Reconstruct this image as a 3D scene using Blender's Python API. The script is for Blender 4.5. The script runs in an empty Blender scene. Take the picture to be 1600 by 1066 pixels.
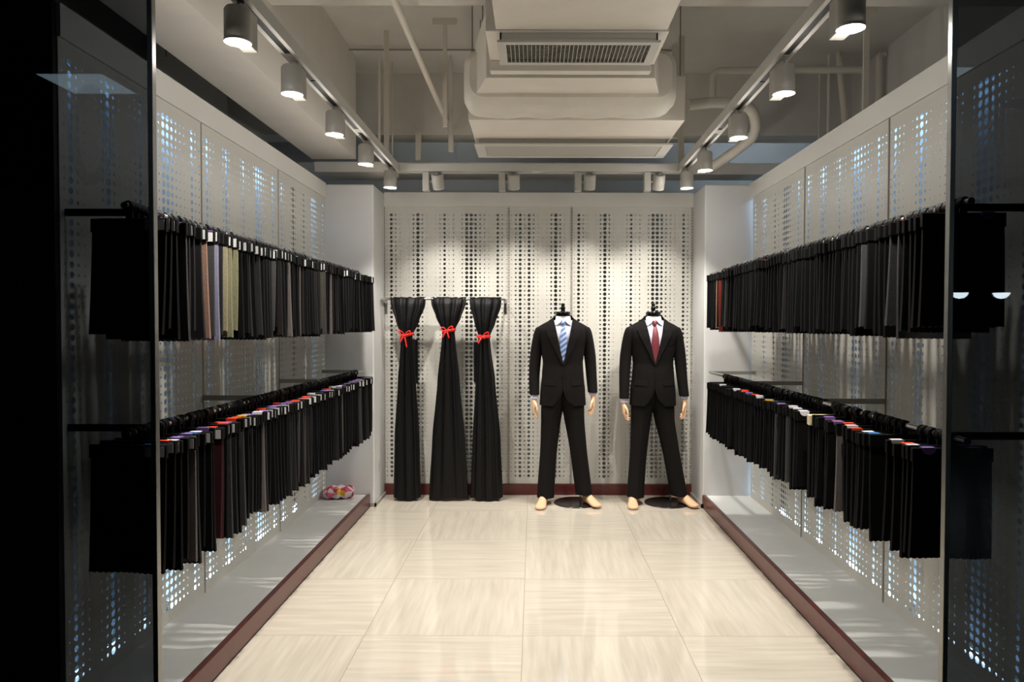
import bpy, bmesh, math, random
from mathutils import Vector, Matrix
S = bpy.context.scene
COL = S.collection
PI = math.pi
R = math.radians
rnd = random.Random(7)

# ------------------------------------------------------------------ camera, world, exposure
cam_d = bpy.data.cameras.new('camera'); cam = bpy.data.objects.new('camera', cam_d); COL.objects.link(cam)
cam_d.sensor_width = 36; cam_d.lens = 24.98; cam_d.shift_x = -0.02125; cam_d.clip_start = 0.05; cam_d.clip_end = 100
cam.rotation_mode = 'XYZ'
cam.matrix_world = Matrix.Translation((0, 0, 1.5)) @ Matrix.Rotation(R(90 - 1.33), 4, 'X') @ Matrix.Rotation(R(0.12), 4, 'Z')
S.camera = cam
w = bpy.data.worlds.new('world'); S.world = w; w.use_nodes = True
w.node_tree.nodes['Background'].inputs[0].default_value = (0.55, 0.7, 1, 1)
w.node_tree.nodes['Background'].inputs[1].default_value = 0.004
S.view_settings.view_transform = 'Standard'; S.view_settings.look = 'None'
S.view_settings.gamma = 1; S.view_settings.use_curve_mapping = False
S.view_settings.exposure = -0.06
SPOT_W = 88.0       # side track spots
BACK_W = 60.0       # spots on the back track
TUBE = 26.0         # cavity tubes

# ------------------------------------------------------------------ materials
def srgb(*c):
    return tuple(((v/255)/12.92 if v/255 <= .04045 else ((v/255+.055)/1.055)**2.4) for v in c) + (1,)
MATS = {}
def mat(name, col, rough=.6, metal=0, spec=.5, noise=0, nscale=30, bump=0, bscale=200, emit=None, estr=0, sheen=0):
    m = bpy.data.materials.new(name); m.use_nodes = True; MATS[name] = m
    nt = m.node_tree; b = nt.nodes['Principled BSDF']
    b.inputs['Base Color'].default_value = col; b.inputs['Roughness'].default_value = rough
    b.inputs['Metallic'].default_value = metal; b.inputs['Specular IOR Level'].default_value = spec
    if sheen: b.inputs['Sheen Weight'].default_value = sheen
    tc = nt.nodes.new('ShaderNodeTexCoord')
    n = nt.nodes.new('ShaderNodeTexNoise'); n.inputs['Scale'].default_value = nscale; n.inputs['Detail'].default_value = 4
    nt.links.new(tc.outputs['Object'], n.inputs['Vector'])
    if noise:
        mx = nt.nodes.new('ShaderNodeMix'); mx.data_type = 'RGBA'; mx.blend_type = 'MULTIPLY'; mx.inputs[0].default_value = 1
        cr = nt.nodes.new('ShaderNodeMapRange'); cr.inputs[1].default_value = .3; cr.inputs[2].default_value = .7
        cr.inputs[3].default_value = 1-noise; cr.inputs[4].default_value = 1
        nt.links.new(n.outputs['Fac'], cr.inputs[0]); mx.inputs[6].default_value = col
        nt.links.new(cr.outputs[0], mx.inputs[7]); nt.links.new(mx.outputs[2], b.inputs['Base Color'])
    if bump:
        n2 = nt.nodes.new('ShaderNodeTexNoise'); n2.inputs['Scale'].default_value = bscale; n2.inputs['Detail'].default_value = 3
        nt.links.new(tc.outputs['Object'], n2.inputs['Vector'])
        bp = nt.nodes.new('ShaderNodeBump'); bp.inputs['Strength'].default_value = bump; bp.inputs['Distance'].default_value = .004
        nt.links.new(n2.outputs['Fac'], bp.inputs['Height']); nt.links.new(bp.outputs[0], b.inputs['Normal'])
    if emit:
        b.inputs['Emission Color'].default_value = emit; b.inputs['Emission Strength'].default_value = estr
    return m
mat('plaster', srgb(234, 232, 227), .85, noise=.05, nscale=6, bump=.1, bscale=60)
mat('ceiling_paint', srgb(226, 223, 216), .9, noise=.07, nscale=4, bump=.15, bscale=40)
mat('beam_paint', srgb(228, 224, 216), .85, noise=.05, nscale=5, bump=.1, bscale=50)
mat('duct_paint', srgb(230, 224, 213), .6, noise=.05, nscale=7, bump=.15, bscale=25)
mat('duct_grey', srgb(150, 146, 138), .6, noise=.06, nscale=9)
mat('wrap', srgb(224, 219, 208), .6, noise=.06, nscale=12, bump=.6, bscale=12)
mat('wall_grey', srgb(178, 181, 183), .85, noise=.05, nscale=6)
mat('lining', srgb(166, 174, 184), .85, noise=.04, nscale=6)
mat('band_paint', srgb(214, 212, 206), .7, noise=.03, nscale=5)
mat('column_paint', srgb(214, 214, 214), .55, noise=.03, nscale=5)
mat('panel_white', srgb(202, 200, 192), .45, spec=.4, noise=.02, nscale=8)
mat('bench_top', srgb(218, 220, 218), .5, noise=.03, nscale=10)
mat('maroon', srgb(92, 42, 40), .28, noise=.15, nscale=25)
mat('white_enamel', srgb(198, 196, 190), .6)
mat('housing_grey', srgb(176, 173, 166), .45)
mat('slot_dark', srgb(22, 21, 20), .5)
mat('steel', srgb(190, 190, 190), .25, metal=1)
mat('brushed', srgb(150, 150, 148), .33, metal=1, noise=.1, nscale=40)
mat('dark_steel', srgb(70, 70, 72), .25, metal=.9, noise=.1, nscale=9)
mat('black_plastic', srgb(8, 8, 8), .55, spec=.3)
mat('black_gloss', srgb(6, 6, 6), .2)
mat('black_wall', srgb(5, 5, 6), .7)
mat('card_black', srgb(7, 7, 7), .8, spec=.12, noise=.15, nscale=60)
mat('card_cream', srgb(214, 196, 160), .6)
mat('label_white', srgb(205, 205, 203), .5, noise=.05, nscale=90)
mat('tab_orange', srgb(226, 60, 22), .5); mat('tab_white', srgb(220, 216, 222), .5)
mat('tab_purple', srgb(120, 92, 160), .5); mat('tab_yellow', srgb(222, 170, 30), .5); mat('tab_blue', srgb(40, 120, 190), .5)
def cloth(name, *c, **k): return mat(name, srgb(*c), .9, spec=.12, noise=k.get('noise', .25), nscale=k.get('ns', 120), bump=.3, bscale=500, sheen=0)
cloth('fab_black', 10, 9, 10); cloth('fab_ink', 14, 14, 18); cloth('fab_charcoal', 38, 37, 38); cloth('fab_brown', 32, 27, 25)
cloth('fab_grey', 66, 65, 66); cloth('fab_light', 104, 97, 94); cloth('fab_beige', 146, 138, 112); cloth('fab_sage', 128, 126, 100)
cloth('fab_lavender', 134, 134, 158); cloth('fab_peach', 150, 118, 104); cloth('fab_red', 120, 46, 36); cloth('fab_olive', 70, 68, 56)
cloth('fab_tan', 150, 124, 98); cloth('fab_wine', 62, 26, 32)
cloth('suit_one', 23, 20, 20, noise=.2); cloth('suit_two', 23, 21, 20, noise=.2)
cloth('drape_black', 6, 5, 6, noise=.1)
MATS['drape_black'].node_tree.nodes['Principled BSDF'].inputs['Roughness'].default_value = .5
MATS['drape_black'].node_tree.nodes['Principled BSDF'].inputs['Specular IOR Level'].default_value = .25
cloth('shirt_white', 205, 205, 222, noise=.03)
mat('ribbon_red', srgb(225, 35, 28), .4)
mat('skin', srgb(222, 178, 142), .45, noise=.04, nscale=20)
mat('neck_cream', srgb(225, 218, 200), .5)
def emis(name, col, s):
    m = bpy.data.materials.new(name); m.use_nodes = True; nt = m.node_tree; nt.nodes.clear()
    o = nt.nodes.new('ShaderNodeOutputMaterial'); e = nt.nodes.new('ShaderNodeEmission')
    e.inputs[0].default_value = col; e.inputs[1].default_value = s; nt.links.new(e.outputs[0], o.inputs[0]); MATS[name] = m
emis('tube_glow', (.48, .73, 1, 1), TUBE)
emis('tube_soft', (.74, .87, 1, 1), 18)
emis('tube_fill', (.95, .98, .95, 1), 7)
emis('lens_glow', (1, .97, .93, 1), 14)
emis('panel_glow', (.62, .85, 1, 1), 2.2)
emis('bowl_glow', (.8, .93, 1, 1), 22)
# striped ties
def tie_mat(name, base, s1, s2, scale, rot):
    m = mat(name, base, .45); nt = m.node_tree; b = nt.nodes['Principled BSDF']
    tc = nt.nodes.new('ShaderNodeTexCoord'); mp = nt.nodes.new('ShaderNodeMapping'); mp.inputs['Rotation'].default_value = (0, rot, 0)
    wv = nt.nodes.new('ShaderNodeTexWave'); wv.bands_direction = 'Z'; wv.inputs['Scale'].default_value = scale
    cr = nt.nodes.new('ShaderNodeValToRGB'); e = cr.color_ramp.elements
    e[0].position = 0; e[0].color = s1; e[1].position = .12; e[1].color = base
    x = e.new(.55); x.color = base; x = e.new(.75); x.color = s2; x = e.new(1); x.color = s2
    nt.links.new(tc.outputs['Object'], mp.inputs[0]); nt.links.new(mp.outputs[0], wv.inputs[0])
    nt.links.new(wv.outputs['Fac'], cr.inputs[0]); nt.links.new(cr.outputs[0], b.inputs['Base Color'])
tie_mat('tie_blue', srgb(112, 138, 190), srgb(40, 48, 84), srgb(165, 182, 216), 9, R(38))
tie_mat('tie_red', srgb(108, 34, 48), srgb(70, 20, 32), srgb(132, 66, 76), 22, R(-30))
# floral print on the small bag
m = mat('floral', srgb(220, 200, 205), .5); nt = m.node_tree
vo = nt.nodes.new('ShaderNodeTexVoronoi'); vo.inputs['Scale'].default_value = 22
tc = nt.nodes.new('ShaderNodeTexCoord'); nt.links.new(tc.outputs['Object'], vo.inputs['Vector'])
cr = nt.nodes.new('ShaderNodeValToRGB'); cr.color_ramp.interpolation = 'CONSTANT'; e = cr.color_ramp.elements
e[0].position = 0; e[0].color = srgb(200, 60, 90); e[1].position = .3; e[1].color = srgb(228, 214, 220)
for p, c in ((.5, (214, 100, 122)), (.68, (232, 180, 50)), (.76, (120, 28, 62)), (.86, (225, 205, 212))):
    x = e.new(p); x.color = srgb(*c)
sp = nt.nodes.new('ShaderNodeSeparateColor'); nt.links.new(vo.outputs['Color'], sp.inputs[0])
nt.links.new(sp.outputs[0], cr.inputs[0]); nt.links.new(cr.outputs[0], nt.nodes['Principled BSDF'].inputs['Base Color'])
# floor tiles, grain turned tile by tile
m = mat('floor_tile', srgb(196, 184, 164), .06, spec=.65); nt = m.node_tree; b = nt.nodes['Principled BSDF']
N = nt.nodes.new; L = nt.links.new
geo = N('ShaderNodeTexCoord'); sx = N('ShaderNodeSeparateXYZ'); L(geo.outputs['Object'], sx.inputs[0])
T = .763
def math_(op, a, b_=None):
    n = N('ShaderNodeMath'); n.operation = op
    for i, v in enumerate((a, b_)):
        if v is None: continue
        if isinstance(v, (int, float)): n.inputs[i].default_value = v
        else: L(v, n.inputs[i])
    return n.outputs[0]
u = math_('DIVIDE', math_('ADD', sx.outputs[0], .05 + T*20), T); v = math_('DIVIDE', math_('ADD', sx.outputs[1], -3.39 + T*20), T)
fu, fv = math_('FLOOR', u), math_('FLOOR', v)
par = math_('MODULO', math_('ADD', fu, fv), 2)
def grain(sxv, syv):
    mp = N('ShaderNodeMapping'); mp.inputs['Scale'].default_value = (sxv, syv, 1)
    cb = N('ShaderNodeCombineXYZ'); L(u, cb.inputs[0]); L(v, cb.inputs[1]); L(math_('MULTIPLY', math_('ADD', fu, math_('MULTIPLY', fv, 3.7)), 1.3), cb.inputs[2])
    L(cb.outputs[0], mp.inputs[0]); n = N('ShaderNodeTexNoise'); n.inputs['Scale'].default_value = 1; n.inputs['Detail'].default_value = 5
    L(mp.outputs[0], n.inputs['Vector']); return n.outputs['Fac']
ga, gb = grain(2.0, 26), grain(26, 2.0)
g = N('ShaderNodeMix'); g.data_type = 'FLOAT'; L(par, g.inputs[0]); L(ga, g.inputs[2]); L(gb, g.inputs[3])
cr = N('ShaderNodeValToRGB'); e = cr.color_ramp.elements
e[0].position = .25; e[0].color = srgb(172, 164, 150); e[1].position = .75; e[1].color = srgb(190, 183, 170)
L(g.outputs[0], cr.inputs[0])
def edge(x): f = math_('FRACT', x); return math_('MINIMUM', f, math_('SUBTRACT', 1, f))
jt = math_('LESS_THAN', math_('MINIMUM', edge(u), edge(v)), .0022)
mx = N('ShaderNodeMix'); mx.data_type = 'RGBA'; L(jt, mx.inputs[0]); L(cr.outputs[0], mx.inputs[6]); mx.inputs[7].default_value = srgb(146, 137, 120)
L(mx.outputs[2], b.inputs['Base Color'])
mat('mall_floor', srgb(30, 30, 32), .25, noise=.2, nscale=3)
mat('mall_ceiling', srgb(24, 24, 26), .9)
# storefront glass
m = bpy.data.materials.new('tinted_glass'); m.use_nodes = True; MATS['tinted_glass'] = m; nt = m.node_tree; nt.nodes.clear()
o = nt.nodes.new('ShaderNodeOutputMaterial'); tr = nt.nodes.new('ShaderNodeBsdfTransparent'); tr.inputs[0].default_value = (.36, .38, .40, 1)
gl = nt.nodes.new('ShaderNodeBsdfGlossy'); gl.inputs['Roughness'].default_value = 0.0
fr = nt.nodes.new('ShaderNodeFresnel'); fr.inputs[0].default_value = 1.5
mx = nt.nodes.new('ShaderNodeMixShader'); nt.links.new(fr.outputs[0], mx.inputs[0]); nt.links.new(tr.outputs[0], mx.inputs[1])
nt.links.new(gl.outputs[0], mx.inputs[2]); nt.links.new(mx.outputs[0], o.inputs[0])
m = bpy.data.materials.new('frosted_letter'); m.use_nodes = True; MATS['frosted_letter'] = m; nt = m.node_tree; nt.nodes.clear()
o = nt.nodes.new('ShaderNodeOutputMaterial'); tr = nt.nodes.new('ShaderNodeBsdfTransparent'); df = nt.nodes.new('ShaderNodeBsdfTranslucent')
df.inputs[0].default_value = srgb(190, 200, 210)
mx = nt.nodes.new('ShaderNodeMixShader'); mx.inputs[0].default_value = .12; nt.links.new(tr.outputs[0], mx.inputs[1])
nt.links.new(df.outputs[0], mx.inputs[2]); nt.links.new(mx.outputs[0], o.inputs[0])

# ------------------------------------------------------------------ helpers
class MB:
    def __init__(s): s.v = []; s.f = []; s.sm = []
    def add(s, vs, fs, smooth=False):
        o = len(s.v); s.v += [tuple(p) for p in vs]; s.f += [tuple(i+o for i in f) for f in fs]; s.sm += [smooth]*len(fs); return s
    def box(s, x0, x1, y0, y1, z0, z1, M=None):
        vs = [Vector((x, y, z)) for x in (x0, x1) for y in (y0, y1) for z in (z0, z1)]
        if M: vs = [M @ q for q in vs]
        return s.add(vs, [(0,1,3,2),(4,6,7,5),(0,4,5,1),(2,3,7,6),(0,2,6,4),(1,5,7,3)])
    def prism(s, pts, y0, y1):     # outline in x,z extruded along y
        n = len(pts); vs = [(x, y0, z) for x, z in pts] + [(x, y1, z) for x, z in pts]
        return s.add(vs, [tuple(range(n)), tuple(range(2*n-1, n-1, -1))] + [(i, i+n, (i+1) % n+n, (i+1) % n) for i in range(n)])
    def loft(s, rings, cap=True, smooth=True, closed=True):
        n = len(rings[0]); vs = [q for r in rings for q in r]; fs = []
        for k in range(len(rings)-1):
            for i in range(n if closed else n-1):
                j = (i+1) % n; fs.append((k*n+i, k*n+j, (k+1)*n+j, (k+1)*n+i))
        if cap: fs += [tuple(range(n-1, -1, -1)), tuple(range((len(rings)-1)*n, len(rings)*n))]
        return s.add(vs, fs, smooth)
    def tube(s, pts, r, n=12, cap=True, flat=1.0):
        pts = [Vector(p) for p in pts]; rs = r if isinstance(r, (list, tuple)) else [r]*len(pts); rings = []
        for i, p in enumerate(pts):
            d = (pts[min(i+1, len(pts)-1)] - pts[max(i-1, 0)]).normalized()
            a = Vector((0, 1, 0)) if abs(d.y) < .9 else Vector((1, 0, 0))
            u = d.cross(a).normalized(); w = d.cross(u).normalized()
            rings.append([p + u*math.cos(2*PI*k/n)*rs[i] + w*math.sin(2*PI*k/n)*rs[i]*flat for k in range(n)])
        return s.loft(rings, cap)
    def lathe(s, prof, c=(0,0,0), n=24, M=None, cap=True):
        c = Vector(c); rings = [[Vector((r*math.cos(2*PI*k/n), r*math.sin(2*PI*k/n), z)) for k in range(n)] for r, z in prof]
        rings = [[(M @ q if M else q) + c for q in r] for r in rings]
        return s.loft(rings, cap, True)
    def build(s, name, m, parent=None, bevel=0, sub=0, solid=0, remesh=0, sharp=35):
        me = bpy.data.meshes.new(name); me.from_pydata(s.v, [], s.f); me.update()
        me.polygons.foreach_set('use_smooth', s.sm)
        bm = bmesh.new(); bm.from_mesh(me)
        if len(bm.faces) < 6000: bmesh.ops.recalc_face_normals(bm, faces=bm.faces)
        if any(s.sm):
            for e in bm.edges:
                if len(e.link_faces) == 2 and e.calc_face_angle(0) > R(sharp): e.smooth = False
        bm.to_mesh(me); bm.free()
        ob = bpy.data.objects.new(name, me); COL.objects.link(ob)
        me.materials.append(MATS[m] if isinstance(m, str) else m)
        if parent: ob.parent = parent
        if remesh:
            q = ob.modifiers.new('remesh', 'REMESH'); q.mode = 'VOXEL'; q.voxel_size = remesh; q.use_smooth_shade = True
            q = ob.modifiers.new('smooth', 'SMOOTH'); q.factor = .5; q.iterations = 3
        if solid:
            q = ob.modifiers.new('solid', 'SOLIDIFY'); q.thickness = solid; q.offset = 0
        if bevel:
            q = ob.modifiers.new('bevel', 'BEVEL'); q.width = bevel; q.segments = 2; q.limit_method = 'ANGLE'
        if sub:
            q = ob.modifiers.new('sub', 'SUBSURF'); q.levels = sub; q.render_levels = sub
        return ob
def tag(o, label=None, cat=None, group=None, kind=None):
    if label: o['label'] = label
    if cat: o['category'] = cat
    if group: o['group'] = group
    if kind: o['kind'] = kind
    return o
def thing(name, loc, label, cat, group=None, rz=0):
    o = bpy.data.objects.new(name, None); COL.objects.link(o); o.location = loc; o.rotation_euler = (0, 0, rz); o.empty_display_size = .1
    return tag(o, label, cat, group)
def struct(name, mb, m, **k): return tag(mb.build(name, m, **k), kind='structure')
def copy_tree(o, parent=None):
    c = o.copy(); COL.objects.link(c); c.parent = parent
    for ch in list(o.children): copy_tree(ch, c)
    return c
def interp(keys, z):
    keys = sorted(keys)
    if z <= keys[0][0]: return keys[0][1:]
    for a, b in zip(keys, keys[1:]):
        if z <= b[0]:
            t = (z-a[0])/(b[0]-a[0]); t = t*t*(3-2*t)*.5 + t*.5
            return tuple(p+(q-p)*t for p, q in zip(a[1:], b[1:]))
    return keys[-1][1:]
ONES = ['', 'first', 'second', 'third', 'fourth', 'fifth', 'sixth', 'seventh', 'eighth', 'ninth', 'tenth', 'eleventh', 'twelfth', 'thirteenth',
        'fourteenth', 'fifteenth', 'sixteenth', 'seventeenth', 'eighteenth', 'nineteenth']
TENS = ['', '', 'twent', 'thirt', 'fort', 'fift', 'sixt', 'sevent', 'eight']
def ordinal(n):
    if n < 20: return ONES[n]
    return TENS[n//10] + 'ieth' if n % 10 == 0 else TENS[n//10] + 'y-' + ONES[n % 10]

# ------------------------------------------------------------------ shell
XL, XR = -1.71, 1.77        # perforated side walls
YB, SLAB = 6.235, 3.75
struct('floor', MB().box(-3.2, 3.2, 2.2, 7.6, -.1, 0), 'floor_tile')
struct('trim_1', MB().box(-9, 9, -10, 2.2, -.1, 0), 'mall_floor')
struct('trim_2', MB().box(-9, 9, -10, 2.2, 3.8, 3.9), 'mall_ceiling')
struct('ceiling', MB().box(-3.2, 3.2, 2.2, 7.6, SLAB, SLAB+.15), 'ceiling_paint')
struct('wall_left', MB().box(-2.85, -2.75, 2.5, 7.6, 0, SLAB), 'plaster')
struct('wall_right', MB().box(2.85, 2.95, 2.3, 7.6, 0, SLAB), 'plaster')
struct('wall_back', MB().box(-3.2, 3.2, 7.35, 7.6, 0, SLAB), 'wall_grey')
# inner lining boards behind the perforated side panels; lids added to shield tube light
struct('wall_left_inner', MB().box(-2.07, -2.03, 2.57, 5.82, 0, 2.65).box(-2.03, XL-.03, 2.57, 5.82, 2.632, 2.65), 'lining')
struct('wall_right_inner', MB().box(2.09, 2.13, 2.4, 5.80, 0, 2.65).box(XR+.03, 2.09, 2.4, 5.80, 2.632, 2.65), 'lining')
struct('wall_front_left', MB().box(-4.6, -1.713, 2.548, 2.568, 0, SLAB), 'black_wall')
struct('wall_front_right', MB().box(1.773, 4.6, 2.29, 2.395, 0, SLAB), 'black_wall')
# white boards above the perforated panels
struct('trim_3', MB().box(XL-.03, XL+.012, 2.57, 5.82, 2.53, 2.65), 'band_paint')
struct('trim_4', MB().box(XR-.012, XR+.03, 2.40, 5.82, 2.53, 2.65), 'band_paint')
struct('trim_5', MB().box(-1.31, 1.39, YB-.012, YB+.03, 2.53, 2.65), 'band_paint')
# columns in the far corners
struct('wall_column_left', MB().box(XL-.15, -1.31, 5.82, YB+.03, 0, 2.64), 'column_paint', bevel=.01)
struct('wall_column_right', MB().box(1.39, XR+.15, 5.80, YB+.03, 0, 2.64), 'column_paint', bevel=.01)
# beams under the slab
struct('trim_6', MB().box(-1.87, -1.50, 2.2, 6.02, 2.89, SLAB), 'beam_paint')
struct('trim_7', MB().box(-2.75, 2.85, 6.42, 6.68, 3.2, SLAB), 'ceiling_paint')
struct('trim_8', MB().box(-1.50, 2.85, 3.3, 4.10, 3.32, SLAB), 'ceiling_paint')
struct('trim_9', MB().box(-2.1, 2.3, 6.36, 6.62, 2.84, 2.94), 'beam_paint')
struct('trim_10', MB().box(-1.86, -1.2, 6.05, 6.34, 2.79, 2.875), 'beam_paint')
# baseboards
struct('baseboard_back', MB().box(-1.31, 1.39, YB-.02, YB+.01, 0, .095), 'maroon', bevel=.003)
bb = MB().box(-1.305, -1.293, 5.80, YB-.02, 0, .03); bb.box(-1.345, -1.293, 5.80, 5.818, 0, .03)
struct('baseboard_left', bb, 'duct_grey')
bb = MB().box(1.375, 1.388, 5.78, YB-.02, 0, .03); bb.box(1.375, 1.41, 5.78, 5.798, 0, .03)
struct('baseboard_right', bb, 'duct_grey')

# display platforms with maroon kick boards
for side in (-1, 1):
    nm = 'left' if side < 0 else 'right'
    x0, x1, y0 = (XL-.02, -1.372, 2.57) if side < 0 else (1.417, XR+.02, 2.40)
    t = thing('display_platform', ((x0+x1)/2, 4.2, 0), 'long low white platform with a maroon edge board along the %s wall' % nm, 'platform')
    def loc(mb):
        mb.v = [(a-(x0+x1)/2, b-4.2, c) for a, b, c in mb.v]; return mb
    loc(MB().box(x0, x1, y0, 5.8, 0, .098)).build('platform_top', 'bench_top', t)
    a, b = (-1.370, -1.340) if side < 0 else (1.385, 1.415)
    loc(MB().box(a, b, y0, 5.8, 0.006, .105)).build('edge_board', 'maroon', t, bevel=.003)
    loc(MB().box(a, b, y0, 5.8, 0, .005)).build('plinth_strip', 'slot_dark', t)

# ------------------------------------------------------------------ perforated panels
PITCH = .0388
WIDE = [3, 9, 4.5, 3, 0, 2.3, 5.5, 10.5, 5.5, 2.5, 1.2, 2.6, 4, 8, 3, 4.2, 0, 4.5, 10, 10, 8, 5.5, 4.2, 3, 1.5, 8.3, 4.5, 3.3]
NARROW = [3, 5.5, 9, 4.5, 9, 5, 3, 1.5, 3, 6, 10.5, 6, 3.5, 2]
def perf_mesh(radii, z0, z1, pitch=PITCH, margin=0.0, top=.055, bottom=.03):
    nx = len(radii); nz = int((z1-z0-top-bottom)/pitch); pz = pitch
    W = nx*pitch + 2*margin
    vs = []; fs = []; idx = {}
    def gv(i, k):
        if (i, k) not in idx:
            idx[(i, k)] = len(vs); vs.append((margin+i*pitch, 0, z1-top-k*pz))
        return idx[(i, k)]
    seg = 3
    for i, rr in enumerate(radii):
        r = rr/793*1.14
        for k in range(nz):
            a, b, c, d = gv(i, k), gv(i+1, k), gv(i+1, k+1), gv(i, k+1)
            if r <= 0: fs.append((a, d, c, b)); continue
            cx, cz = margin+(i+.5)*pitch, z1-top-(k+.5)*pz
            n = 4*seg; h = []
            for q in range(n):
                an = PI*3/4 - 2*PI*q/n
                h.append(len(vs)); vs.append((cx+r*math.cos(an), 0, cz+r*math.sin(an)))
            cor = [a, b, c, d]
            for s_ in range(4):
                arc = [h[(s_*seg+q) % n] for q in range(seg+1)]
                fs.append((cor[(s_+1) % 4], cor[s_]) + tuple(arc))
    # rims
    zt, zb = z1-top, z1-top-nz*pz
    def quad(x0, x1, za, zb_):
        o = len(vs); vs.extend([(x0, 0, za), (x0, 0, zb_), (x1, 0, zb_), (x1, 0, za)]); fs.append((o, o+1, o+2, o+3))
    quad(0, W, z1, zt); quad(0, W, zb, z0)
    if margin > 0: quad(0, margin, zt, zb); quad(W-margin, W, zt, zb)
    # folded side lips
    for x in (0, W):
        o = len(vs); vs.extend([(x, 0, z0), (x, .012, z0), (x, .012, z1), (x, 0, z1)]); fs.append((o, o+1, o+2, o+3))
    me = bpy.data.meshes.new('perforated_sheet'); me.from_pydata(vs, [], fs); me.update(); me.materials.append(MATS['panel_white'])
    return me, W
def panel(me, x, y, rz, label, group):
    o = bpy.data.objects.new('perforated_panel', me); COL.objects.link(o); o.location = (x, y, 0); o.rotation_euler = (0, 0, rz)
    q = o.modifiers.new('thickness', 'SOLIDIFY'); q.thickness = .0016; q.offset = 0
    return tag(o, label, 'wall panel', group)
meW, Wd = perf_mesh(WIDE, .098, 2.53, margin=.002)
meN, Wn = perf_mesh(NARROW, .098, 2.53, margin=.001)
panel(meW, -1.308, YB, 0, 'wide white perforated panel on the back wall, left one behind the black drapes', 'back wall panels')
panel(meN, -.218, YB, 0, 'narrow white perforated panel in the middle of the back wall', 'back wall panels')
me3, W3 = perf_mesh(WIDE, .098, 2.53, pitch=.0382, margin=.002)
panel(me3, .332, YB, 0, 'wide white perforated panel on the back wall, right one behind the suited mannequins', 'back wall panels')
meS, Ws = perf_mesh(WIDE, .0985, 2.53, pitch=.0388, margin=.0035)
for k in range(3):
    ords = ['nearest the glass', 'middle of the three', 'nearest the far column'][k]
    panel(meS, XL, 2.572+1.0975*k, R(90), 'white perforated panel on the left side wall, %s' % ords, 'left wall panels')
    panel(meS, XR, 2.462+1.10*(k+1), R(-90), 'white perforated panel on the right side wall, %s' % ords, 'right wall panels')
# slotted uprights in the joints of the panels
n_ = 11
for x in (-1.312, -.2205, .3285, 1.384):
    s_ = MB()
    for k in range(96):
        z = .10+k*.0253; s_.box(x-.006, x+.006, YB-.004, YB-.001, z, z+.014)
    s_.box(x-.009, x-.006, YB-.004, YB-.001, .1, 2.53); s_.box(x+.006, x+.009, YB-.004, YB-.001, .1, 2.53)
    struct('trim_%d' % n_, s_, 'duct_grey'); n_ += 1
for X, ys in ((XL, (2.572+1.0975, 2.572+2.195)), (XR, (3.562, 4.662))):
    for y in ys:
        struct('trim_%d' % n_, MB().box(X-.006, X+.004 if X < 0 else X+.006, y-.006, y+.002, .1, 2.53), 'duct_grey'); n_ += 1
# fluorescent tubes in the side cavities
for side, X in ((-1, -1.93), (1, 1.99)):
    nm = 'left' if side < 0 else 'right'
    for z, wh in ((2.614, 'top'), (.018, 'bottom')):
        for k in range(3):
            pos = ['near the glass', 'in the middle', 'near the far column'][k]
            y = 2.62+1.07*k
            t = thing('fluorescent_tube', (X, y, z), 'bluish white tube light behind %s perforated wall, %s edge, %s' % (nm, wh, pos), 'tube light', 'tube lights behind the side walls')
            MB().tube([(0, .03, 0), (0, 1.01, 0)], .013, 10).build('tube', 'tube_glow', t)
            g_ = MB().box(-.016, .016, 0, .03, -.018, .018); g_.box(-.016, .016, 1.01, 1.04, -.018, .018)
            g_.build('end_cap', 'white_enamel', t)
# tubes behind the far beam; left one added unseen to lift the grey wall
for x, y, z, k in ((2.1, 6.699, 3.40, 0), (-.9, 6.699, 3.40, 1)):
    t = thing('fluorescent_tube', (x, y, z), 'pale tube light on the back of the far beam, above the %s' % ('right far column' if k == 0 else 'black drapes, added fill'), 'tube light', 'tube lights behind the back wall')
    MB().tube([(-.5, 0, 0), (.5, 0, 0)], .013, 10).build('tube', 'tube_soft' if k == 0 else 'tube_fill', t)
    g_ = MB().box(-.53, -.5, -.016, .016, -.018, .018); g_.box(.5, .53, -.016, .016, -.018, .018); g_.build('end_cap', 'white_enamel', t)

# ------------------------------------------------------------------ storefront glass
for side in (-1, 1):
    nm = 'left' if side < 0 else 'right'
    xe = -1.175 if side < 0 else 1.283
    xo = -3.6 if side < 0 else 3.6
    t = tag(thing('window_1' if side < 0 else 'window_2', (xe, 2.2, 0), None, None), kind='structure')
    MB().box(min(0, xo-xe), max(0, xo-xe), -.005, .005, 0, 3.7).build('glass_pane', 'tinted_glass', t)
    MB().box(-.008, .008, -.012, .012, 0, 3.7).build('metal_edge', 'brushed', t, bevel=.002)
    n = 28; out = []; inn = []
    if side < 0:
        cx, cz, ax, az, st = -1.36, 2.08, .072, .155, .036
        for k in range(n):
            a_ = 2*PI*k/n; out.append((cx+ax*math.cos(a_)-xe, cz+az*math.sin(a_))); inn.append((cx+(ax-st)*math.cos(a_)-xe, cz+(az-st)*math.sin(a_)))
    else:
        x_, zc, hh = 1.41, 2.06, .14
        for k in range(n):
            a_ = -PI/2+PI*k/(n-1); out.append((x_+.05+.12*max(0, math.cos(a_))-xe, zc+hh*math.sin(a_))); inn.append((x_+.05+.085*max(0, math.cos(a_))-xe, zc+(hh-.034)*math.sin(a_)))
        out += [(x_-xe, zc+hh), (x_-xe, zc-hh)]; inn += [(x_+.034-xe, zc+hh-.034), (x_+.034-xe, zc-hh+.034)]; n += 2
    l_ = MB(); rings = [[(p[0], -.0065, p[1]) for p in out], [(p[0], -.0065, p[1]) for p in inn]]
    l_.loft(rings, cap=False, smooth=False); l_.build('letter', 'frosted_letter', t)
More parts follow.
